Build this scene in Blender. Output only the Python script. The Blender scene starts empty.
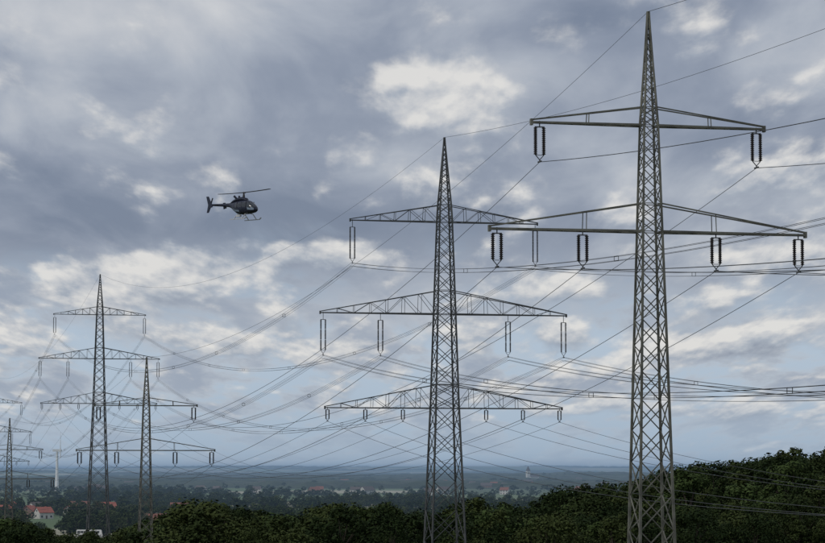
import bpy, math, random
import numpy as np
from mathutils import Vector, Matrix, Euler
random.seed(7); rng=np.random.default_rng(7)
S=bpy.context.scene
EYE=32.0
LINE=math.radians(13.31)      # bearing of both power lines (west of view axis)

# ------------------------------------------------------------------ helpers
def link(o,parent=None):
    S.collection.objects.link(o)
    if parent is not None: o.parent=parent
    return o
def empty(name,loc=(0,0,0),rot=0):
    e=bpy.data.objects.new(name,None); e.empty_display_size=1
    e.location=loc; e.rotation_euler=(0,0,rot); S.collection.objects.link(e); return e
def mesh(name,V,F,mats,mi=None,smooth=False):
    m=bpy.data.meshes.new(name); m.from_pydata([tuple(v) for v in V],[],F)
    for a in (mats if isinstance(mats,list) else [mats]): m.materials.append(a)
    if mi is not None: m.polygons.foreach_set('material_index',mi)
    if smooth: m.polygons.foreach_set('use_smooth',[True]*len(m.polygons))
    m.update(); return m
def obj(name,m,parent=None,loc=(0,0,0),rot=(0,0,0),sc=(1,1,1)):
    o=bpy.data.objects.new(name,m); o.location=loc; o.rotation_euler=rot; o.scale=sc
    return link(o,parent)

class NT:
    def __init__(s,tree): s.t=tree; s.n=tree.nodes; s.l=tree.links
    def node(s,ty,**k):
        n=s.n.new(ty)
        for a,b in k.items(): setattr(n,a,b)
        return n
    def put(s,sock,v):
        if isinstance(v,bpy.types.NodeSocket): s.l.new(v,sock)
        elif v is not None: sock.default_value=v
    def m(s,op,a,b=None,c=None,clamp=False):
        n=s.node('ShaderNodeMath',operation=op,use_clamp=clamp)
        s.put(n.inputs[0],a); s.put(n.inputs[1],b); s.put(n.inputs[2],c); return n.outputs[0]
    def sstep(s,v,a,b,lo=0.,hi=1.):
        n=s.node('ShaderNodeMapRange',interpolation_type='SMOOTHSTEP')
        s.put(n.inputs[0],v); s.put(n.inputs[1],a); s.put(n.inputs[2],b); s.put(n.inputs[3],lo); s.put(n.inputs[4],hi)
        return n.outputs[0]
    def comb(s,x,y,z=0.):
        n=s.node('ShaderNodeCombineXYZ'); s.put(n.inputs[0],x); s.put(n.inputs[1],y); s.put(n.inputs[2],z); return n.outputs[0]
    def noise(s,vec,scale,det=4,rough=.5,dist=0.,out='Fac',dim='3D'):
        n=s.node('ShaderNodeTexNoise',noise_dimensions=dim); s.put(n.inputs['Vector'],vec); n.inputs['Scale'].default_value=scale
        n.inputs['Detail'].default_value=det; n.inputs['Roughness'].default_value=rough; n.inputs['Distortion'].default_value=dist
        return n.outputs[out]
    def mix(s,f,a,b,bt='MIX'):
        n=s.node('ShaderNodeMix',data_type='RGBA',blend_type=bt)
        s.put(n.inputs[0],f)
        for sk,v in ((n.inputs[6],a),(n.inputs[7],b)):
            if isinstance(v,tuple) and len(v)==3: v=v+(1,)
            s.put(sk,v)
        return n.outputs[2]
def lin(r,g,b):
    f=lambda c:(c/255/12.92 if c/255<=.04045 else ((c/255+.055)/1.055)**2.4)
    return (f(r),f(g),f(b),1)
def mat(name,c1,c2=None,scale=1.,rough=.7,metal=0.,coord='Object',det=4,bump=0.):
    M=bpy.data.materials.new(name); M.use_nodes=True; t=NT(M.node_tree)
    b=M.node_tree.nodes['Principled BSDF']
    tc=t.node('ShaderNodeTexCoord')
    n=t.noise(tc.outputs[coord],scale,det)
    f=t.sstep(n,.35,.65)
    t.put(b.inputs['Base Color'],t.mix(f,c1,c2 or tuple(x*.7 for x in c1[:3])))
    b.inputs['Roughness'].default_value=rough; b.inputs['Metallic'].default_value=metal
    if bump:
        bn=t.node('ShaderNodeBump'); bn.inputs['Strength'].default_value=bump; t.put(bn.inputs['Height'],n); t.put(b.inputs['Normal'],bn.outputs[0])
    return M

M_steelA=mat('weathered_steel',(.175,.175,.145),(.085,.085,.072),.9,.75,.05)
M_steelB=mat('galvanised_steel',(.085,.091,.094),(.050,.055,.058),.8,.75,.1)
M_porc=mat('brown_porcelain',(.026,.018,.017),(.016,.012,.011),3,.45)
M_glassins=mat('grey_insulator',(.045,.045,.05),(.030,.030,.034),3,.45)
M_wire=mat('aluminium_wire',(.075,.08,.085),(.055,.06,.065),.2,.6,.2)
M_conc=mat('concrete',(.35,.34,.32),(.25,.25,.24),2,.9)

# ------------------------------------------------------------------ terrain
PY=np.array([-3000,-300,0,90,173,260,345,420,520,640,800,950,60000.])
PZ=np.array([33,31.5,30.3,25.5,20,16.5,13.5,10,7.2,4.2,1.6,0,0])
def sst(t): t=np.clip(t,0,1); return t*t*(3-2*t)
def ground(x,y):
    x=np.asarray(x,float); y=np.asarray(y,float)
    z=np.interp(y,PY,PZ)
    hill=11*sst((x-2)/85.)*np.exp(-((y-500)/150.)**2)
    r1=9*np.exp(-((y-7600)/900.)**2)*np.clip(.1+np.sin(x/700.+1.)+.5*np.sin(x/310.),0,2)
    r2=12*np.exp(-((y-11500)/1500.)**2)*np.clip(.3+np.sin(x/1300.+3.)+.4*np.sin(x/480.),0,2)
    far=sst((y-13000)/7000.)*(40+9*np.sin(x/2600.+.9)+5*np.sin(x/930.+2)+3*np.sin(x/390.))
    return z+hill+np.maximum(far,0)+r1+r2
ys=np.concatenate([np.linspace(-400,1000,90),np.geomspace(1015,42000,170)])
xs=np.sinh(np.linspace(-6.2,6.2,221))*110
xs=np.sort(xs)
X,Y=np.meshgrid(xs,ys); Z=ground(X,Y)
nx,ny=len(xs),len(ys)
V=np.stack([X.ravel(),Y.ravel(),Z.ravel()],1)
F=[(j*nx+i,j*nx+i+1,(j+1)*nx+i+1,(j+1)*nx+i) for j in range(ny-1) for i in range(nx-1)]
Mg=bpy.data.materials.new('farmland'); Mg.use_nodes=True; t=NT(Mg.node_tree); b=t.n['Principled BSDF']
g=t.node('ShaderNodeNewGeometry').outputs['Position']
vo=t.node('ShaderNodeTexVoronoi',feature='F1'); mp=t.node('ShaderNodeMapping'); t.put(mp.inputs[0],g); mp.inputs['Scale'].default_value=(1/330.,1/620.,0); mp.inputs['Rotation'].default_value=(0,0,.35)
wn=t.noise(g,.0015,2,out='Color')
va=t.node('ShaderNodeVectorMath',operation='ADD'); t.put(va.inputs[0],mp.outputs[0]); 
vs=t.node('ShaderNodeVectorMath',operation='SCALE'); t.put(vs.inputs[0],wn); vs.inputs['Scale'].default_value=.8; t.put(va.inputs[1],vs.outputs[0])
t.put(vo.inputs['Vector'],va.outputs[0]); vo.inputs['Scale'].default_value=1
sx=t.node('ShaderNodeSeparateColor'); t.put(sx.inputs[0],vo.outputs['Color'])
r=t.node('ShaderNodeValToRGB'); t.put(r.inputs[0],sx.outputs[0]); cr=r.color_ramp; cr.interpolation='CONSTANT'
cols=[(0,(.08,.13,.045)),(.18,(.30,.27,.18)),(.36,(.11,.155,.06)),(.52,(.19,.165,.11)),(.64,(.06,.09,.035)),(.76,(.36,.34,.25)),(.90,(.11,.155,.07))]
cr.elements[0].position=0; cr.elements[0].color=cols[0][1]+(1,); cr.elements[1].position=cols[1][0]; cr.elements[1].color=cols[1][1]+(1,)
for p,c in cols[2:]:
    e=cr.elements.new(p); e.color=c+(1,)
fine=t.noise(g,.08,6,.65)
c1=t.mix(t.sstep(fine,.3,.7,0,.35),r.outputs[0],(.06,.08,.035))
sp=t.node('ShaderNodeSeparateXYZ'); t.put(sp.inputs[0],g)
near=t.sstep(sp.outputs[1],750,1000)
grass=t.mix(t.noise(g,.5,8,.7),(.04,.055,.018),(.08,.092,.036))
t.put(b.inputs['Base Color'],t.mix(near,grass,c1)); b.inputs['Roughness'].default_value=.95
obj('ground',mesh('ground',V,F,Mg,smooth=True))

# ------------------------------------------------------------------ lattice towers
class Geo:
    def __init__(s): s.V=[];s.F=[]
    def beam(s,p,q,w,w2=None):
        p=Vector(p);q=Vector(q);d=q-p
        if d.length<1e-4: return
        d.normalize(); u=d.cross(Vector((0,0,1)))
        if u.length<.05: u=Vector((1,0,0))
        u.normalize(); v=d.cross(u); h=w/2; k=(w2 or w)/2; n=len(s.V)
        for P,r in ((p,h),(q,k)):
            for a,b in ((-1,-1),(1,-1),(1,1),(-1,1)): s.V.append(P+u*a*r+v*b*r)
        s.F+= [(n,n+1,n+5,n+4),(n+1,n+2,n+6,n+5),(n+2,n+3,n+7,n+6),(n+3,n,n+4,n+7),(n+3,n+2,n+1,n),(n+4,n+5,n+6,n+7)]
    def lathe(s,cx,cy,prof,N=8):
        n=len(s.V)
        for (r,z) in prof:
            for i in range(N):
                a=2*math.pi*i/N; s.V.append(Vector((cx+r*math.cos(a),cy+r*math.sin(a),z)))
        for j in range(len(prof)-1):
            for i in range(N):
                k=(i+1)%N; s.F.append((n+j*N+i,n+j*N+k,n+(j+1)*N+k,n+(j+1)*N+i))
    def box(s,c,sz):
        n=len(s.V); x,y,z=c;a,b_,c_=[q/2 for q in sz]
        for dz in(-c_,c_):
            for dx,dy in((-a,-b_),(a,-b_),(a,b_),(-a,b_)): s.V.append(Vector((x+dx,y+dy,z+dz)))
        s.F+=[(n,n+3,n+2,n+1),(n+4,n+5,n+6,n+7),(n,n+1,n+5,n+4),(n+1,n+2,n+6,n+5),(n+2,n+3,n+7,n+6),(n+3,n,n+4,n+7)]

def shaft(G,prof,keys,leg,br,k=1.05):
    """prof: list (z,halfwidth) bottom->top ; keys: z where horizontals must be"""
    zs=[p[0] for p in prof]; hs=[p[1] for p in prof]
    hw=lambda z: float(np.interp(z,zs,hs))
    lev=[zs[0]]; ks=sorted(keys+[zs[-1]])
    z=zs[0]
    for kz in ks:
        L=kz-z
        if L<.05: continue
        tmp=[];zz=z
        while zz<kz-1e-3:
            zz+=max(2*hw(zz)*k,.7); tmp.append(zz)
        sc=L/(tmp[-1]-z)
        lev+=[z+(a-z)*sc for a in tmp]; z=kz
    cs=[(-1,-1),(1,-1),(1,1),(-1,1)]
    for i in range(len(lev)-1):
        z0,z1=lev[i],lev[i+1];h0,h1=hw(z0),hw(z1)
        f=.5+.5*min(1,h0/1.2)
        for j in range(4):
            a=cs[j];b_=cs[(j+1)%4]
            A0=(a[0]*h0,a[1]*h0,z0);A1=(a[0]*h1,a[1]*h1,z1);B0=(b_[0]*h0,b_[1]*h0,z0);B1=(b_[0]*h1,b_[1]*h1,z1)
            G.beam(A0,A1,leg*f)
            G.beam(A0,B1,br*f);G.beam(B0,A1,br*f)
            if h0>1.5:
                m=lambda P,Q,tt:tuple(P[q]*(1-tt)+Q[q]*tt for q in range(3))
                t0=h0/(h0+h1)
                G.beam(m(A0,A1,.5),m(A0,B1,t0*.5),br*.6); G.beam(m(B0,B1,.5),m(B0,A1,t0*.5),br*.6)
            if min(abs(z0-kk) for kk in ks)<.01 : G.beam(A0,B0,br*f)
    return hw
def arm(G,hw,zc,half,h,n,ch,br,diag=True,tiph=.18):
    L=lambda a,b_,t_:Vector(a).lerp(Vector(b_),t_)
    for sx in(-1,1):
        b0=hw(zc);t0=hw(zc+h)
        Bf=[];Tf=[]
        for sy in(-1,1):
            B=[L((sx*b0,sy*b0,zc),(sx*half,sy*.10,zc),i/n) for i in range(n+1)]
            T=[L((sx*t0,sy*t0,zc+h),(sx*half,sy*.10,zc+tiph),i/n) for i in range(n+1)]
            G.beam(B[0],B[-1],ch);G.beam(T[0],T[-1],ch*(.8 if diag else .62))
            for i in range(1,n):
                if diag or i in(n//3+1,): G.beam(B[i],T[i],br)
                if diag and i<n-1: G.beam(B[i] if i%2 else T[i], T[i+1] if i%2 else B[i+1],br)
            if diag: G.beam(B[0],T[1],br)
            Bf.append(B);Tf.append(T)
        for i in range(n):
            G.beam(Bf[0][i],Bf[1][i+1],br)
            if not diag: G.beam(Bf[1][i],Bf[0][i+1],br)
            G.beam(Bf[0][i+1],Bf[1][i+1],br)
        G.box((sx*(half+.05),0,zc+.02),(.16,.3,.42))
def sheds(z0,z1,r,step=.13):
    P=[(.03,z0)];z=z0-.03
    while z>z1+step*.5:
        P+=[(r*.55,z),(r,z-step*.40),(r,z-step*.5),(r*.55,z-step*.68)];z-=step
    P.append((.03,z1));return P
def insulator(GM,GI,x,z,length,sep,r,units,top=.35,bot=.4):
    GM.beam((x,0,z+.1),(x,0,z-top),.06)
    if sep: GM.beam((x-sep/2-.05,0,z-top),(x+sep/2+.05,0,z-top),.07)
    L=(length-top-bot-.12*(units-1))/units
    for s_ in ((-1,1) if sep else (0,)):
        xx=x+s_*sep/2 if sep else x; zz=z-top
        for u in range(units):
            GI.lathe(xx,0,sheds(zz,zz-L,r)); 
            GM.beam((xx,0,zz-.02),(xx,-.22,zz-.1),.03);GM.beam((xx,-.22,zz-.1),(xx,-.24,zz-.3),.03)
            zz-=L
            if u<units-1: GM.lathe(xx,0,[(.04,zz),(.1,zz-.03),(.1,zz-.09),(.04,zz-.12)]); zz-=.12
        GM.beam((xx,0,zz),(xx,-.22,zz+.22),.03)
    zz=z-length+bot
    if sep:
        GM.beam((x-sep/2,0,zz),(x,0,zz-bot*.7),.05);GM.beam((x+sep/2,0,zz),(x,0,zz-bot*.7),.05)
        GM.beam((x-sep/2,0,zz),(x+sep/2,0,zz),.035)
    GM.beam((x,0,zz-bot*.6),(x,0,z-length),.07); GM.beam((x,-.35,z-length+.02),(x,.35,z-length+.02),.09)

# type A : two-level tower, type B : three-level tower. all z relative to the tip
A_ATT=[(7.5,-7.62,2.6),(-7.5,-7.62,2.6)]+[(s_*v,-14.65,2.5) for v in(10.4,4.6) for s_ in(1,-1)]
B_ATT=[(s_*12.35,-11.2,5.6) for s_ in(1,-1)]+[(s_*v,-23.3,5.5) for v in(16.2,8.6) for s_ in(1,-1)]
B_ATT2=[(s_*v,-35.6,1.75) for v in(15.6,10.6,5.6) for s_ in(1,-1)]
def tower(kind,x,y,ztop,lo=1.):
    gz=float(ground(x,y)); H=ztop-gz
    e=empty('transmission_tower',(x,y,gz),LINE)
    G=Geo();GI=Geo();GM=Geo()
    T=H
    if kind=='A':
        base=.66+.0255*(H-14.65)
        prof=[(.2,base),(T-14.65,.66),(T-7.62,.48),(T-6.5,.41),(T-1.5,.12),(T,.05)]
        hw=shaft(G,prof,[T-14.65,T-12.8,T-7.62,T-6.4],.165*lo,.07*lo,1.05)
        arm(G,hw,T-7.62,8.0,1.22,6,.13*lo,.05*lo,False)
        arm(G,hw,T-14.65,10.85,1.85,8,.14*lo,.05*lo,False)
        for (ax,az,l) in A_ATT: insulator(GM,GI,ax,T+az,l,.56,.145,1,.3,.45)
        steel=M_steelA;por=M_porc
    else:
        base=1.62+.035*(H-35.6)
        prof=[(.2,base),(T-35.6,1.55),(T-23.3,1.2),(T-11.2,.85),(T-9,.74),(T-1,.12),(T,.06)]
        hw=shaft(G,prof,[T-35.6,T-32.5,T-23.3,T-20.2,T-11.2,T-8.9],.20*lo,.085*lo,.95)
        arm(G,hw,T-11.2,12.6,2.2,6,.12*lo,.05*lo)
        arm(G,hw,T-23.3,16.55,3.0,7,.14*lo,.052*lo)
        arm(G,hw,T-35.6,15.9,3.0,7,.13*lo,.052*lo)
        for (ax,az,l) in B_ATT: insulator(GM,GI,ax,T+az,l,.60,.12,3,.9,.6)
        for (ax,az,l) in B_ATT2: insulator(GM,GI,ax,T+az,l,.4,.11,1,.25,.3)
        steel=M_steelB;por=M_glassins
    obj('lattice',mesh('lattice',G.V,G.F,steel),e)
    obj('fittings',mesh('fittings',GM.V,GM.F,M_steelB),e)
    obj('insulators',mesh('insulators',GI.V,GI.F,por),e)
    GC=Geo()
    for a in(-1,1):
        for c in(-1,1): GC.box((a*base,c*base,0),(.9,.9,.8))
    obj('foundations',mesh('foundations',GC.V,GC.F,M_conc),e)
    ca,sa=math.cos(LINE),math.sin(LINE)
    return dict(x=x,y=y,z=ztop,w=lambda lx,lz:Vector((x+lx*ca,y+lx*sa,ztop+lz)))
dl=math.tan(LINE)
LA=[tower('A',15.6+dl*242,173-242,EYE+30.2+3),
    tower('A',15.6,173,EYE+30.2),
    tower('A',-41.8,415,EYE+17.55,1.15),
    tower('A',-97.5,640,EYE+12.3,1.35),
    tower('A',-152,880,EYE+8,1.5)]
LB=[tower('B',4.2+dl*380,345-380,EYE+43.5+5),
    tower('B',4.2,345,EYE+43.5),
    tower('B',-86,725,EYE+53.5,1.15),
    tower('B',-176,1105,EYE+38.8,1.4),
    tower('B',-266,1485,EYE+36,1.6)]
def wires(name,parent,pairs,sagk,r,offs=((0,0),)):
    cu=bpy.data.curves.new(name,'CURVE'); cu.dimensions='3D'; cu.bevel_depth=r; cu.bevel_resolution=0; cu.materials.append(M_wire)
    G=Geo()
    for p,q in pairs:
        d=(q-p); L=d.length; sag=sagk*L*L*random.uniform(.97,1.04); n=48
        side=Vector((math.cos(LINE),math.sin(LINE),0))
        for (ox,oz) in offs:
            sp_=cu.splines.new('POLY'); sp_.points.add(n)
            for i in range(n+1):
                t_=i/n; P=p.lerp(q,t_)+side*ox+Vector((0,0,oz-4*sag*t_*(1-t_))); sp_.points[i].co=(*P,1)
        if len(offs)>1:
            k=int(L/52)
            for i in range(1,k):
                t_=i/k+random.uniform(-.02,.02); P=p.lerp(q,t_)+Vector((0,0,-4*sag*t_*(1-t_)))
                c=[P+side*ox+Vector((0,0,oz)) for ox,oz in offs]
                for a in range(len(c)): G.beam(c[a],c[(a+1)%len(c)],.05)
    obj(name,cu,parent)
    if G.V: obj(name+'_spacers',mesh(name+'_spacers',G.V,G.F,M_wire),parent)
pa=empty('overhead_power_line'); pb=empty('overhead_power_line')
KA=6.2/242**2; KB=11.0/380**2
prs=[(a['w'](ax,az-l),b_['w'](ax,az-l)) for a,b_ in zip(LA,LA[1:]) for ax,az,l in A_ATT]
wires('conductors',pa,prs,KA,.023)
wires('earth_wire',pa,[(a['w'](0,0),b_['w'](0,0)) for a,b_ in zip(LA,LA[1:])],KA*.85,.017)
prs=[(a['w'](ax,az-l-.2),b_['w'](ax,az-l-.2)) for a,b_ in zip(LB,LB[1:]) for ax,az,l in B_ATT]
wires('bundle_conductors',pb,prs,KB,.019,((-.2,.2),(.2,.2),(.2,-.2),(-.2,-.2)))
prs=[(a['w'](ax,az-l),b_['w'](ax,az-l)) for a,b_ in zip(LB,LB[1:]) for ax,az,l in B_ATT2]
wires('lower_conductors',pb,prs,KB,.022)
wires('earth_wire',pb,[(a['w'](0,0),b_['w'](0,0)) for a,b_ in zip(LB,LB[1:])],KB*.85,.02)

# ------------------------------------------------------------------ trees
def leafmat(name,ca,cb,cc):
    M=bpy.data.materials.new(name); M.use_nodes=True; t=NT(M.node_tree); b=t.n['Principled BSDF']
    oi=t.node('ShaderNodeObjectInfo'); tc=t.node('ShaderNodeTexCoord')
    n=t.noise(tc.outputs['Object'],.45,3,.6)
    c=t.mix(t.sstep(n,.35,.65),ca,cb)
    c=t.mix(t.sstep(oi.outputs['Random'],.35,1.,0,.95),c,cc)
    t.put(b.inputs['Base Color'],c); b.inputs['Roughness'].default_value=.85
    b.inputs['Specular IOR Level'].default_value=.08
    return M
M_leafA=leafmat('broadleaf_foliage',(.012,.022,.008,1),(.028,.044,.014,1),(.050,.066,.021,1))
M_leafB=leafmat('light_foliage',(.04,.065,.02,1),(.065,.095,.032,1),(.04,.06,.018,1))
M_leafC=leafmat('field_foliage',(.022,.036,.014,1),(.042,.06,.022,1),(.06,.075,.027,1))
M_bark=mat('bark',(.07,.055,.04),(.04,.032,.025),2,.95)
def tree_mesh(name,seed,nclump,nleaf,ls,mleaf,H=16.,W=9.,shape='round',trunk=True):
    R=np.random.default_rng(seed)
    V=[];F=[];mi=[]
    G=Geo()
    if trunk:
        pts=[Vector((0,0,0))]
        for i in range(1,6): pts.append(Vector((R.normal(0,.12)*i*.5,R.normal(0,.12)*i*.5,H*.15*i)))
        for i in range(5): G.beam(pts[i],pts[i+1],.55*(1-i*.17),.55*(1-(i+1)*.17))
    cl=[]
    for i in range(nclump):
        a=R.uniform(0,2*math.pi); tz=R.uniform(0,1)
        if shape=='round': rad=math.sin(math.pi*(.12+.80*tz)**.8)*W/2
        else: rad=(1-tz)**.7*W/2
        rr=rad*R.uniform(.45,1.08)**.6
        c=np.array([rr*math.cos(a),rr*math.sin(a),H*(.2+.76*tz)+R.normal(0,.55)])
        cl.append((c,R.uniform(.6,1.8)*W/9))
        if trunk and i%3==0:
            k=min(4,int(c[2]/H/.15*.75)); G.beam(pts[k],Vector(c),.16,.05)
    V=[tuple(v) for v in G.V];F=list(G.F);mi=[1]*len(F)
    n=len(V)
    P=[]
    for c,r in cl:
        m=nleaf; d=R.normal(size=(m,3)); d/=np.linalg.norm(d,axis=1)[:,None]
        rad=r*R.uniform(.35,1.,size=(m,1))**.5
        p=c+d*rad*np.array([1.,1.,.75]); 
        nrm=d*.9+R.normal(size=(m,3))*.5+np.array([0,0,.35]); nrm/=np.linalg.norm(nrm,axis=1)[:,None]
        u=np.cross(nrm,R.normal(size=(m,3))); u/=np.linalg.norm(u,axis=1)[:,None]; v=np.cross(nrm,u)
        s_=ls*R.uniform(.6,1.25,size=(m,1))
        q=np.stack([p-u*s_,p-v*s_*.6,p+u*s_,p+v*s_*.6],1).reshape(-1,3); P.append(q)
    P=np.concatenate(P); k=len(P)//4
    V+= [tuple(a) for a in P.tolist()]; F+=[(n+4*i,n+4*i+1,n+4*i+2,n+4*i+3) for i in range(k)]; mi+=[0]*k
    return mesh(name,V,F,[mleaf,M_bark],mi)
HI=[tree_mesh('deciduous_tree_a',1,52,110,.27,M_leafA,16,11),
    tree_mesh('deciduous_tree_b',2,44,115,.27,M_leafA,17,10),
    tree_mesh('deciduous_tree_c',3,60,105,.27,M_leafA,15,13),
    tree_mesh('deciduous_tree_d',4,44,110,.25,M_leafB,14,9),
    tree_mesh('deciduous_tree_e',5,50,100,.25,M_leafA,17,7.5,'cone')]
LO=[tree_mesh('field_tree_%d'%i,20+i,30,22,.8,M_leafC,14,11,trunk=True) for i in range(4)]
CAPX=[-140,0,40,60,112,130,165,190,240,290,330,370,420,470,500,540,570,600,640,680,730,780,830,960]
CAPY=[522,523,526,534,537,527,517,504,512,518,506,508,514,505,511,504,491,485,478,469,462,458,450,446]
K=2640.
woods=empty('deciduous_woodland')
cnt=0
cells=[]
for _ in range(5200):
    y=random.uniform(372,640); a=random.uniform(-.21,.215); x=a*y
    px=412.5+a*K
    cap=np.interp(px,CAPX,CAPY)
    zc=EYE+(469-cap)/K*y
    gz=float(ground(x,y))
    h=(zc-gz)*random.choice([1,1.06,.93,.84,.97,.74,.62])*random.uniform(.9,1.0)
    if px>520 and y<430: h=min(h,random.uniform(8,14))
    if h<5: continue
    if h>21: h=random.uniform(16,20)
    rad=.30*h+.3
    if any((x-c[0])**2+(y-c[1])**2<((rad+c[2])*.62)**2 for c in cells): continue
    if any((x-T['x'])**2+(y-T['y'])**2<36 for T in LA+LB): continue
    cells.append((x,y,rad))
    k=random.choices(range(5),[5,4,5,1.4,1.2])[0]; m=HI[k]
    H0=[16,17,15,14,17][k]; s_=h/H0; w=s_*random.uniform(.9,1.35)
    obj('tree',m,woods,(x,y,gz-.2),(0,0,random.uniform(0,6.28)),(w,w*random.uniform(.85,1.15),s_)); cnt+=1
print('near trees',cnt)
# hedgerows, groves and field trees on the plain
far=empty('distant_trees')
def addlo(x,y,h,wk=1.):
    gz=float(ground(x,y)); s_=h/14
    w=s_*random.uniform(.9,1.4)*wk
    obj('tree',random.choice(LO),far,(x,y,gz-.3),(0,0,random.uniform(0,6.28)),(w,w,s_))
nlo=0
def okpos(x,y,h):
    px=412.5+x/y*K; py=469-(float(ground(x,y))+h-EYE)/y*K
    if 28<px<175 and y<1240 and py<535: return False
    if 26<px<70 and y<1700 and py<519: return False
    if 150<px<180 and y<1500 and py<519: return False
    return True
for _ in range(210):
    y=math.exp(random.uniform(math.log(700),math.log(9500))); a=random.uniform(-.2,.2)
    x=a*y; typ=random.random(); ang=random.choice([0.05,0.1,1.4,-.1])+random.uniform(-.1,.1)
    if typ<.68:
        L=random.uniform(100,500)*(1 if y<3000 else 1.8); st=8 if y<2500 else 19
        for i in range(int(L/st)):
            if random.random()<.25: continue
            xx=x+math.cos(ang)*(i*st-L/2)+random.gauss(0,2); yy=y+math.sin(ang)*(i*st-L/2)+random.gauss(0,2)
            h=random.uniform(4,9)
            if yy>660 and abs(yy-1250)>14 and okpos(xx,yy,h): addlo(xx,yy,h,1 if y<2500 else 1.4); nlo+=1
    else:
        R_=random.uniform(20,60); n=int(R_*R_*3/150)
        if y>2500: n=int(n*.5)
        for i in range(min(n,60)):
            rr=R_*math.sqrt(random.random()); th=random.uniform(0,6.28)
            xx=x+rr*math.cos(th)*1.8; yy=y+rr*math.sin(th); h=random.uniform(7,12)
            if yy>660 and abs(yy-1250)>14 and okpos(xx,yy,h): addlo(xx,yy,h,1 if y<2500 else 1.5); nlo+=1
print('far trees',nlo)
# far woodland canopies as one mesh
V=[];F=[]
R=np.random.default_rng(5)
for _ in range(170):
    y=math.exp(R.uniform(math.log(4200),math.log(24000))); x=R.uniform(-.2,.2)*y
    L=R.uniform(150,1300); D=R.uniform(60,200); nx_=int(L/22)+3; ny_=5; n=len(V)
    for j in range(ny_):
        for i in range(nx_):
            u=i/(nx_-1);v=j/(ny_-1)
            edge=min(1,8*u,8*(1-u)) * (0 if j in(0,ny_-1) else 1)
            xx=x+(u-.5)*L; yy=y+(v-.5)*D*(.6+.4*math.sin(u*7+x))
            V.append((xx,yy,float(ground(xx,yy))-1+edge*R.uniform(5,13)))
    for j in range(ny_-1):
        for i in range(nx_-1): F.append((n+j*nx_+i,n+j*nx_+i+1,n+(j+1)*nx_+i+1,n+(j+1)*nx_+i))
M_can=mat('far_canopy',(.022,.033,.015),(.038,.052,.021),.03,.9)
obj('distant_forest',mesh('distant_forest',V,F,M_can))

# ------------------------------------------------------------------ houses
M_red=mat('red_roof_tiles',(.34,.10,.065),(.25,.075,.05),1.5,.8)
M_red2=mat('weathered_clay_tiles',(.24,.095,.065),(.17,.075,.055),1.5,.85)
M_brn=mat('dark_roof_tiles',(.11,.09,.08),(.08,.065,.06),1.5,.8)
M_wht=mat('white_render',(.62,.60,.56),(.52,.50,.47),.8,.85)
M_brk=mat('brick_wall',(.26,.17,.13),(.20,.13,.10),2,.85)
M_win=mat('window_glass',(.03,.035,.04),(.05,.055,.06),.5,.15)
M_door=mat('painted_door',(.12,.08,.05),(.10,.06,.04),2,.6)
def house(x,y,rot,L,W,H,roof,wall):
    e=empty('brick_house' if wall is M_brk else 'rendered_house',(x,y,float(ground(x,y))),rot)
    G=Geo();G.box((0,0,H/2),(L,W,H))
    rh=W*.42; n=len(G.V)
    for sx in(-1,1):
        n=len(G.V); G.V+=[Vector((sx*L/2,-W/2,H)),Vector((sx*L/2,W/2,H)),Vector((sx*L/2,0,H+rh))]; G.F.append((n,n+1,n+2))
    obj('walls',mesh('walls',G.V,G.F,wall),e)
    R_=Geo();o=.5;n=0
    for sy in(-1,1):
        n=len(R_.V)
        a=[(-L/2-o,sy*(W/2+o),H-.25),(L/2+o,sy*(W/2+o),H-.25),(L/2+o,0,H+rh+.05),(-L/2-o,0,H+rh+.05)]
        R_.V+=[Vector(p) for p in a]+[Vector(p)+Vector((0,0,.25)) for p in a]
        R_.F+=[(n,n+1,n+2,n+3),(n+4,n+5,n+6,n+7),(n,n+1,n+5,n+4),(n+1,n+2,n+6,n+5),(n+3,n,n+4,n+7)]
    R_.box((L*.2,W*.12,H+rh*.95),(.8,.8,1.6))
    obj('roof',mesh('roof',R_.V,R_.F,roof),e)
    Wn=Geo()
    for sy in(-1,1):
        k=max(2,int(L/3))
        for i in range(k):
            for f in range(max(1,int(H/2.7))):
                if sy==-1 and i==k//2 and f==0: continue
                Wn.box(((i+.5)*L/k-L/2,sy*(W/2+.02),1.5+f*2.7),(1.2,.06,1.3))
    for sx in(-1,1): Wn.box((sx*(L/2+.02),W*.1,H*.5),(.06,1.1,1.3)); Wn.box((sx*(L/2+.02),0,H+rh*.3),(.06,1.,1.))
    obj('windows',mesh('windows',Wn.V,Wn.F,M_win),e)
    D=Geo();D.box(((max(2,int(L/3))//2+.5)*L/max(2,int(L/3))-L/2,-W/2-.03,1.05),(1.1,.08,2.1)); obj('door',mesh('door',D.V,D.F,M_door),e)
for (x,y,r_,L,W,H,ro,wa) in [(-238,1710,.65,10,8,4,M_red,M_wht),(-251,1740,1.3,11,8,4.5,M_red,M_brk),(-226,1760,1.2,10,8,4.5,M_red,M_wht),
     (-267,1730,.1,11,8,4,M_red,M_brk),(-143,1480,.2,11,8,3.5,M_red2,M_brk),(-150,1600,1.0,12,8,4.5,M_brn,M_wht),
     (-214,1850,.4,13,9,5,M_red,M_wht),(-262,1850,.9,12,9,5,M_brn,M_wht),(-160,1820,.1,12,9,5,M_red2,M_wht),(-280,1800,.2,12,8,4,M_red,M_wht),(-290,1900,.9,12,8,5,M_red,M_wht),(-243,1930,.3,14,8,5,M_red2,M_wht)]:
    house(x,y,r_,L,W,H,ro,wa)
for x,y,h in ((-244,1700,5),(-231,1738,7),(-258,1715,6),(-220,1745,6),(-272,1712,7),(-246,1770,9),(-234,1790,9),(-210,1820,8),(-255,1800,9)): addlo(x,y,h,1.1)
rr=random.Random(11)
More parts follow.
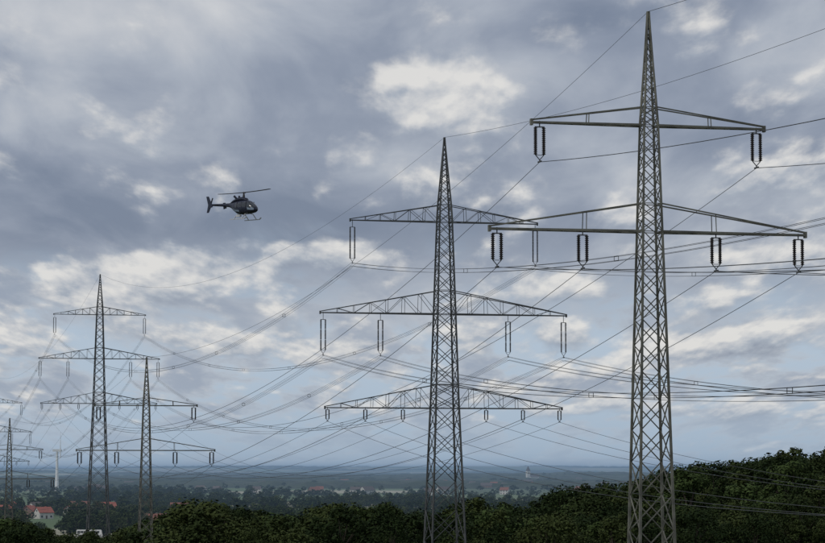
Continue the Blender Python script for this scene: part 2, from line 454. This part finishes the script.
for cx,cy,n in ((60,3300,8),(-330,3600,9),(250,4500,14),(480,5200,14),(-250,4700,12),(700,6400,12),(-60,5600,14)):
    for i in range(n):
        hx,hy=cx+rr.gauss(0,150),cy+rr.gauss(0,90)
        house(hx,hy,rr.uniform(-.8,.8),rr.uniform(10,18),rr.uniform(8,11),rr.uniform(3.5,6.5),rr.choice([M_red2,M_brn,M_brn]),rr.choice([M_wht,M_wht,M_wht,M_brk]))
        addlo(hx+rr.gauss(0,22),hy-14+rr.gauss(0,8),rr.uniform(4,8),1.2)
# village church
def church(x,y):
    e=empty('village_church',(x,y,float(ground(x,y))),.4)
    G=Geo();G.box((0,0,13),(8,8,26));G.box((15,0,6),(22,12,12));obj('walls',mesh('walls',G.V,G.F,M_wht),e)
    R_=Geo();n=0
    R_.V=[Vector(p) for p in((-4.4,-4.4,25.8),(4.4,-4.4,25.8),(4.4,4.4,25.8),(-4.4,4.4,25.8),(0,0,38),(4,-7,11.6),(27,-7,11.6),(27,7,11.6),(4,7,11.6),(4,0,18),(27,0,18))]
    R_.F=[(0,1,4),(1,2,4),(2,3,4),(3,0,4),(5,6,10,9),(8,7,10,9),(6,7,10)]
    obj('spire_and_roof',mesh('roof',R_.V,R_.F,M_brn),e)
    Wn=Geo()
    for a in(-1,1):
        Wn.box((0,a*4.02,21),(1.6,.1,3)); Wn.box((a*4.02,0,21),(.1,1.6,3))
        for i in range(4): Wn.box((9+i*5,a*6.02,6),(1.6,.1,5))
    obj('windows',mesh('windows',Wn.V,Wn.F,M_win),e)
church(275,6300)

# ------------------------------------------------------------------ road and coach
M_asph=mat('asphalt',(.055,.055,.057),(.042,.042,.044),.6,.9)
M_line=mat('road_paint',(.75,.75,.73),(.6,.6,.58),3,.7)
M_kerb=mat('kerb_stone',(.32,.31,.3),(.25,.25,.24),2,.9)
e=empty('country_road')
def strip(y0,y1,z,x0=-1200,x1=1200,step=60):
    V=[];F=[]
    X_=np.arange(x0,x1+1,step)
    for i,x in enumerate(X_): V+=[(x,y0,z),(x,y1,z)]
    for i in range(len(X_)-1): F.append((2*i,2*i+1,2*i+3,2*i+2))
    return V,F
V,F=strip(1246,1254,.10);obj('carriageway',mesh('carriageway',V,F,M_asph),e)
G=Geo()
for x in range(-1200,1200,12): G.box((x,1250,.105),(5,.15,.004))
obj('centre_markings',mesh('centre_markings',G.V,G.F,M_line),e)
G=Geo()
for yy in(1245.85,1254.15): G.box((0,yy,.11),(2400,.3,.24))
obj('kerbs',mesh('kerbs',G.V,G.F,M_kerb),e)
M_cw=mat('white_coach_paint',(.8,.8,.79),(.74,.74,.73),.4,.35)
M_tyre=mat('tyre_rubber',(.03,.03,.03),(.02,.02,.02),3,.9)
e=empty('coach',(-152,1248,.11),0)
G=Geo()
prof=[(-6,.45),(6,.4),(6.05,1.2),(5.95,2.2),(5.6,3.1),(5.2,3.35),(-5.7,3.4),(-6,3.1)]
n=0
for sy in(-1.22,1.22): G.V+=[Vector((x,sy,z)) for x,z in prof]
k=len(prof);G.F+=[tuple(range(k)),tuple(range(2*k-1,k-1,-1))]+[(i,(i+1)%k,k+(i+1)%k,k+i) for i in range(k)]
obj('body',mesh('body',G.V,G.F,M_cw),e)
G=Geo()
for i in range(7):
    for sy in(-1.235,1.235): G.box((-4.9+i*1.5,sy,2.35),(1.35,.03,.95))
G.box((6.0,0,2.1),(.1,2.1,1.3));G.box((-6.01,0,2.4),(.04,1.9,.8))
obj('windows',mesh('windows',G.V,G.F,M_win),e)
G=Geo()
for x in(-3.6,-2.4,3.9):
    for sy in(-1.1,1.1):
        n=len(G.V)
        for d in(-.15,.15):
            for i in range(16): a=i*math.pi/8; G.V.append(Vector((x+.5*math.cos(a),sy+d,.5+.5*math.sin(a))))
        G.F+=[tuple(range(n,n+16)),tuple(range(n+31,n+15,-1))]+[(n+i,n+(i+1)%16,n+16+(i+1)%16,n+16+i) for i in range(16)]
obj('wheels',mesh('wheels',G.V,G.F,M_tyre),e)

# ------------------------------------------------------------------ wind turbine
M_tw=mat('turbine_white',(.82,.82,.82),(.76,.76,.76),.1,.5)
def turbine(x,y,hub,R_,phase,yaw):
    e=empty('wind_turbine',(x,y,float(ground(x,y))),yaw)
    G=Geo();G.lathe(0,0,[(2.8,0),(1.9,hub*.5),(1.3,hub-1)],16);obj('tower',mesh('tower',G.V,G.F,M_tw,smooth=True),e)
    G=Geo();G.box((0,1.5,hub+.5),(3,9,3.2));obj('nacelle',mesh('nacelle',G.V,G.F,M_tw),e)
    G=Geo()
    for b_ in range(3):
        a=phase+b_*2*math.pi/3
        d=Vector((math.cos(a),0,math.sin(a))); c=Vector((0,-4.2,hub+.5)); s_=Vector((-math.sin(a),0,math.cos(a)))
        n=len(G.V); st=[(0,1.,1.),(.12,2.0,.6),(.2,3.0,.5),(.6,1.8,.3),(1,.5,.1)]
        for f,w,th in st:
            P=c+d*f*R_
            G.V+=[P-s_*w*.3,P-Vector((0,th,0)),P+s_*w*.7,P+Vector((0,th,0))]
        for i in range(len(st)-1):
            for j in range(4): G.F.append((n+4*i+j,n+4*i+(j+1)%4,n+4*i+4+(j+1)%4,n+4*i+4+j))
    G.lathe(0,-4.2,[(1.6,hub-.9),(2.1,hub+.5),(1.6,hub+1.9)],12)
    obj('rotor',mesh('rotor',G.V,G.F,M_tw,smooth=True),e)
turbine(-470,3500,56,24,math.pi/2+.08,math.radians(96))

# ------------------------------------------------------------------ helicopter (nose = +x local)
M_navy=mat('dark_blue_paint',(.010,.015,.036),(.008,.011,.028),.6,.38)
M_hw=mat('light_stripe_paint',(.22,.28,.36),(.20,.25,.32),1,.4)
M_hg=mat('canopy_glass',(.03,.035,.045),(.05,.06,.07),.4,.12)
M_blade=mat('rotor_blade',(.05,.05,.055),(.04,.04,.04),1,.5)
M_skid=mat('skid_metal',(.55,.56,.57),(.45,.46,.47),1,.4)
def helicopter(loc,rot,pitch,roll,blade):
    e=empty('helicopter',loc); e.rotation_euler=Euler((roll,pitch,rot),'XYZ')
    sec=[(2.15,1.05,.04,.05),(2.0,1.08,.25,.32),(1.65,1.16,.45,.52),(1.15,1.30,.66,.63),(.5,1.38,.80,.68),(-.4,1.38,.82,.68),(-1.2,1.42,.74,.64),
         (-1.9,1.55,.52,.48),(-2.5,1.70,.33,.30),(-3.1,1.78,.23,.21),(-4.5,1.86,.17,.15),(-6.2,1.95,.12,.10),(-7.2,1.98,.10,.08),(-7.25,1.98,.02,.02)]
    N=20;V=[];F=[];mi=[]
    for x,z,hh,hw_ in sec:
        for i in range(N):
            a=2*math.pi*i/N; c,s_=math.cos(a),math.sin(a); p=.8
            V.append((x,hw_*math.copysign(abs(c)**p,c),z+hh*math.copysign(abs(s_)**p,s_)))
    for j in range(len(sec)-1):
        for i in range(N):
            k=(i+1)%N; F.append((j*N+i,j*N+k,(j+1)*N+k,(j+1)*N+i))
            zc=(V[j*N+i][2]+V[j*N+k][2]+V[(j+1)*N+i][2])/3; xc=(sec[j][0]+sec[j+1][0])/2
            g=0
            if xc>.9 and 1.2<zc<1.95: g=2
            if -1.1<xc<.9 and 1.42<zc<1.95: g=2
            if xc<1.9 and 1.0<zc<1.2 and xc>-2.6: g=1
            mi.append(g)
    obj('fuselage',mesh('fuselage',V,F,[M_navy,M_hw,M_hg],mi,smooth=True),e)
    G=Geo()
    for sy in(-1,1):
        for x in(.9,.05,-.8): G.beam((x,sy*.70,1.35),(x-.06,sy*.56,2.0),.07)
    G.beam((2.0,0,1.3),(1.1,0,1.98),.07)
    cs=[(.35,2.18,.04,.2),(.15,2.28,.18,.3),(-.5,2.36,.26,.36),(-1.4,2.32,.25,.34),(-2.2,2.15,.2,.25),(-2.9,1.95,.08,.12)]
    n=len(G.V);N2=12
    for x,z,hh,hw_ in cs:
        for i in range(N2):
            a=2*math.pi*i/N2;G.V.append(Vector((x,hw_*math.cos(a),z+hh*math.sin(a))))
    for j in range(len(cs)-1):
        for i in range(N2):
            k=(i+1)%N2;G.F.append((n+j*N2+i,n+j*N2+k,n+(j+1)*N2+k,n+(j+1)*N2+i))
    G.beam((-1.5,-.25,2.5),(-1.75,-.35,2.75),.2);G.beam((-1.5,.25,2.5),(-1.75,.35,2.75),.2)
    def plate(pts,th):
        n=len(G.V);m=len(pts)
        for s_ in(-th,th): G.V.extend([Vector(p)+Vector((0,s_,0)) for p in pts])
        G.F.extend([tuple(range(n,n+m)),tuple(range(n+2*m-1,n+m-1,-1))]+[(n+i,n+(i+1)%m,n+m+(i+1)%m,n+m+i) for i in range(m)])
    plate([(-6.6,0,2.0),(-7.25,0,3.0),(-7.65,0,3.0),(-7.25,0,1.98),(-7.5,0,1.1),(-7.2,0,1.1)],.05)
    G.box((-5.3,0,1.9),(.5,2.0,.06))
    for sy in(-1,1):
        n=len(G.V); 
        for s_ in(-.03,.03): G.V+=[Vector((-5.0,sy*1.0+s_,1.6)),Vector((-5.6,sy*1.0+s_,1.5)),Vector((-5.75,sy*1.0+s_,2.25)),Vector((-5.3,sy*1.0+s_,2.25))]
        G.F+=[(n,n+1,n+2,n+3),(n+7,n+6,n+5,n+4)]+[(n+i,n+(i+1)%4,n+4+(i+1)%4,n+4+i) for i in range(4)]
    obj('tail_and_cowling',mesh('tail_and_cowling',G.V,G.F,M_navy),e)
    G=Geo()
    G.lathe(-.35,0,[(.09,2.5),(.07,3.15),(.0,3.2)],10);G.beam((-.55,0,2.55),(-.45,0,2.95),.05);G.beam((-.15,0,2.55),(-.25,0,2.95),.05)
    G.box((-.35,0,3.08),(.5,.22,.12))
    G.beam((-7.2,.12,2.1),(-7.2,.3,2.1),.08)
    obj('mast',mesh('mast',G.V,G.F,M_blade),e)
    G=Geo()
    ca,sa=math.cos(blade),math.sin(blade)
    for s_ in(-1,1):
        for i in range(6):
            r0=.3+i*.83;r1=r0+.83
            z0=3.08+.0035*r0*r0;z1=3.08+.0035*r1*r1
            p=[(-.35+s_*r0*ca+.16*sa,s_*r0*sa-.16*ca,z0),(-.35+s_*r0*ca-.17*sa,s_*r0*sa+.17*ca,z0),(-.35+s_*r1*ca-.17*sa,s_*r1*sa+.17*ca,z1),(-.35+s_*r1*ca+.16*sa,s_*r1*sa-.16*ca,z1)]
            n=len(G.V);G.V+=[Vector(q) for q in p]+[Vector(q)+Vector((0,0,.05)) for q in p]
            G.F+=[(n,n+3,n+2,n+1),(n+4,n+5,n+6,n+7),(n,n+1,n+5,n+4),(n+1,n+2,n+6,n+5),(n+2,n+3,n+7,n+6),(n+3,n,n+4,n+7)]
    obj('main_rotor_blades',mesh('main_rotor_blades',G.V,G.F,M_blade),e)
    G=Geo()
    for s_ in(-1,1):
        G.beam((-7.2,.3,2.1),(-7.2+s_*.35,.3,2.1+s_*.72),.13,.1)
    obj('tail_rotor_blades',mesh('tail_rotor_blades',G.V,G.F,M_blade),e)
    G=Geo()
    for sy in(-1,1):
        G.beam((-1.5,sy*1.05,.0),(1.3,sy*1.05,.0),.09);G.beam((1.3,sy*1.05,.0),(1.65,sy*1.05,.2),.09)
        for x in(-.75,.75):
            G.beam((x,sy*1.05,.02),(x,sy*.55,.58),.08);G.beam((x,sy*.55,.58),(x,0,.66),.07)
    G.box((.1,-.98,.35),(.7,.25,.25))
    obj('skids',mesh('skids',G.V,G.F,M_skid),e)
D=300
helicopter((-19.1,D,EYE+28.4),math.radians(-50),math.radians(1.5),0,math.radians(-3))

# ------------------------------------------------------------------ haze (absorbing box over the plain; emission stands in for scattered daylight)
Mh=bpy.data.materials.new('valley_haze'); Mh.use_nodes=True; t=NT(Mh.node_tree); t.n.clear()
out=t.node('ShaderNodeOutputMaterial'); ab=t.node('ShaderNodeVolumeAbsorption'); em=t.node('ShaderNodeEmission'); ad=t.node('ShaderNodeAddShader')
SG=1/12500.
ab.inputs['Color'].default_value=(0,0,0,1); ab.inputs['Density'].default_value=SG
em.inputs['Color'].default_value=lin(112,136,163); em.inputs['Strength'].default_value=SG
t.l.new(ab.outputs[0],ad.inputs[0]);t.l.new(em.outputs[0],ad.inputs[1]);t.l.new(ad.outputs[0],out.inputs['Volume'])
G=Geo();G.box((0,20700,19),(36000,40000,74))
obj('atmospheric_haze',mesh('atmospheric_haze',G.V,G.F,Mh))

# ------------------------------------------------------------------ sky
SUN_EL=math.radians(48); SUN_AZ=math.radians(-125)   # azimuth from +Y, clockwise positive -> behind left
W=bpy.data.worlds.new('World'); S.world=W; W.use_nodes=True; t=NT(W.node_tree); t.n.clear()
W.cycles.sampling_method='MANUAL'; W.cycles.sample_map_resolution=256
out=t.node('ShaderNodeOutputWorld')
sky=t.node('ShaderNodeTexSky'); sky.sky_type='NISHITA'; sky.sun_disc=False; sky.sun_elevation=SUN_EL; sky.sun_rotation=SUN_AZ
bg1=t.node('ShaderNodeBackground'); t.put(bg1.inputs[0],sky.outputs[0]); bg1.inputs[1].default_value=.09
tc=t.node('ShaderNodeTexCoord'); sp=t.node('ShaderNodeSeparateXYZ'); t.put(sp.inputs[0],tc.outputs['Generated'])
A=t.m('MULTIPLY',t.m('ARCTAN2',sp.outputs[0],sp.outputs[1]),57.2958)
E=t.m('MULTIPLY',t.m('ARCSINE',sp.outputs[2]),57.2958)
Ec=t.m('MAXIMUM',E,-.5)
PX=t.m('DIVIDE',t.m('MULTIPLY',A,9.),t.m('ADD',Ec,6.))
PYn=t.m('MULTIPLY',t.m('LOGARITHM',t.m('ADD',Ec,2.2),math.e),9.)
P0=t.comb(PX,PYn,3.3)
P1=t.comb(t.m('ADD',PX,-.12),t.m('ADD',PYn,.55),3.3)
P2=t.comb(t.m('ADD',PX,-.04),t.m('ADD',PYn,.16),3.3)
def blob(a,e_,ra,re,amp):
    x=t.m('DIVIDE',t.m('SUBTRACT',A,a),ra); y=t.m('DIVIDE',t.m('SUBTRACT',E,e_),re)
    q=t.m('ADD',t.m('MULTIPLY',x,x),t.m('MULTIPLY',y,y))
    return t.m('MULTIPLY',t.m('EXPONENT',t.m('MULTIPLY',q,-1.)),amp)
def addl(L):
    s_=L[0]
    for q in L[1:]: s_=t.m('ADD',s_,q)
    return s_
def az(px,py): return (px-412.5)/46.,(469-py)/46.
def blobs(L):
    o=[]
    for px,py,rx,ry,am in L:
        a,e_=az(px,py); o.append(blob(a,e_,rx/46.,ry/46.,am))
    return addl(o)
wv=t.noise(P0,1.3,2,.5,out='Color',dim='2D')
def billow(P,sc):
    a=t.node('ShaderNodeVectorMath',operation='MULTIPLY_ADD'); t.put(a.inputs[0],wv); a.inputs[1].default_value=(.7,.7,0); t.put(a.inputs[2],P)
    v=t.node('ShaderNodeTexVoronoi',feature='F1',voronoi_dimensions='2D'); t.put(v.inputs['Vector'],a.outputs[0]); v.inputs['Scale'].default_value=sc
    return t.m('SUBTRACT',.5,v.outputs['Distance'])
def density(P,det=7):
    n1=t.noise(P,.33,2,.5,.0); n2=t.noise(P,.85,det,.54,.1)
    d=t.m('ADD',t.m('MULTIPLY',n1,.42),t.m('MULTIPLY',n2,.58))
    return t.m('ADD',d,t.m('MULTIPLY',billow(P,1.3),.09))
deckn=t.noise(t.comb(PX,PYn,9.1),.42,6,.52,.3)
dbias=blobs([(60,35,140,62,.34),(230,25,90,32,.20),(440,60,90,60,.10),(760,60,100,50,.08),(700,190,110,40,.14),(400,170,80,50,.12),
    (140,160,150,36,-.18),(60,226,130,26,-.36),(300,80,60,40,-.14),(320,218,130,26,-.30),(640,110,120,40,-.22),(600,30,70,30,-.14),(600,225,90,22,-.18),(780,225,70,18,-.14)])
dt=t.m('ADD',t.m('ADD',t.m('MULTIPLY',t.m('SUBTRACT',deckn,.5),1.8),.44),dbias)
def ramp(r,stops):
    cr=r.color_ramp
    cr.elements[0].position=stops[0][0];cr.elements[0].color=lin(*stops[0][1]);cr.elements[1].position=stops[1][0];cr.elements[1].color=lin(*stops[1][1])
    for p,c in stops[2:]:
        e_=cr.elements.new(p); e_.color=lin(*c)
r=t.node('ShaderNodeValToRGB'); t.put(r.inputs[0],dt)
ramp(r,[(.05,(122,133,153)),(.35,(144,153,170)),(.6,(170,177,189)),(.95,(204,206,210))])
deckcol=r.outputs[0]
gap=t.mix(t.sstep(E,-.3,3.2),lin(166,185,204),lin(177,193,210))
gd=t.noise(t.comb(t.m('MULTIPLY',PX,.8),PYn,5.7),.6,6,.55,.2,dim='2D')
gcol=t.mix(t.sstep(gd,.45,.66),lin(184,190,199),lin(152,162,179))
low=t.mix(t.sstep(gd,.42,.56,0,.85),gap,gcol)
dm=t.sstep(t.m('ADD',E,t.m('MULTIPLY',t.m('SUBTRACT',deckn,.5),5.)),2.4,4.8)
base=t.mix(dm,low,deckcol)
# cumulus
c0=density(P0,8);c1_=density(P1,4);c2_=density(P2,6)
cb=blobs([(440,86,62,36,.23),(190,273,115,20,.20),(350,258,70,16,.13),(120,300,90,14,.09),(745,262,80,18,.17),(560,285,90,18,.07),
    (480,190,60,30,.02),(620,345,110,22,.11),(250,345,120,16,.10),(50,330,60,18,.10),(700,345,70,20,.10),(500,400,120,14,.05),
    (130,120,190,55,-.09),(60,225,110,22,-.14),(230,200,80,30,-.10),(290,60,60,60,-.07),(640,120,120,50,-.10),(400,440,500,20,-.12),(300,225,120,14,-.10),(700,40,140,40,-.03)])
dc=t.m('ADD',c0,cb)
cover=t.sstep(dc,.485,.63)
rel=t.m('SUBTRACT',c0,c1_); rel2=t.m('SUBTRACT',c0,c2_)  # relief towards the light: lit tops and grey bases painted into cloud colour
ct=t.m('ADD',.51,t.m('ADD',t.m('MULTIPLY',rel,2.1),t.m('MULTIPLY',rel2,2.5)))
ct=t.m('ADD',ct,t.m('MULTIPLY',cb,1.1))
r2=t.node('ShaderNodeValToRGB'); t.put(r2.inputs[0],ct)
ramp(r2,[(.10,(138,147,164)),(.40,(167,175,187)),(.64,(198,200,204)),(.92,(226,224,221))])
col=t.mix(t.m('MULTIPLY',cover,.93),base,r2.outputs[0])
hz=t.sstep(E,0.1,2.0,.7,0.)
col=t.mix(hz,col,gap)
bg2=t.node('ShaderNodeBackground'); t.put(bg2.inputs[0],col); bg2.inputs[1].default_value=1.
mx=t.node('ShaderNodeMixShader'); mx.inputs[0].default_value=.95
t.l.new(bg1.outputs[0],mx.inputs[1]);t.l.new(bg2.outputs[0],mx.inputs[2]);t.l.new(mx.outputs[0],out.inputs[0])

sd=bpy.data.lights.new('sun','SUN'); sd.energy=1.3; sd.angle=math.radians(10); sd.color=(1,.95,.87)
so=bpy.data.objects.new('sun',sd); S.collection.objects.link(so)
dv=Vector((math.sin(SUN_AZ)*math.cos(SUN_EL),math.cos(SUN_AZ)*math.cos(SUN_EL),math.sin(SUN_EL)))
so.rotation_euler=dv.to_track_quat('Z','Y').to_euler(); so.location=(0,-50,120)

cam=bpy.data.cameras.new('camera'); co=bpy.data.objects.new('camera',cam); S.collection.objects.link(co)
cam.lens=115.2; cam.sensor_width=36; cam.clip_start=.5; cam.clip_end=80000
co.location=(0,0,EYE); co.rotation_euler=(math.radians(90+4.278),0,0)
S.camera=co
S.view_settings.view_transform='Standard'; S.view_settings.look='None'; S.view_settings.exposure=0
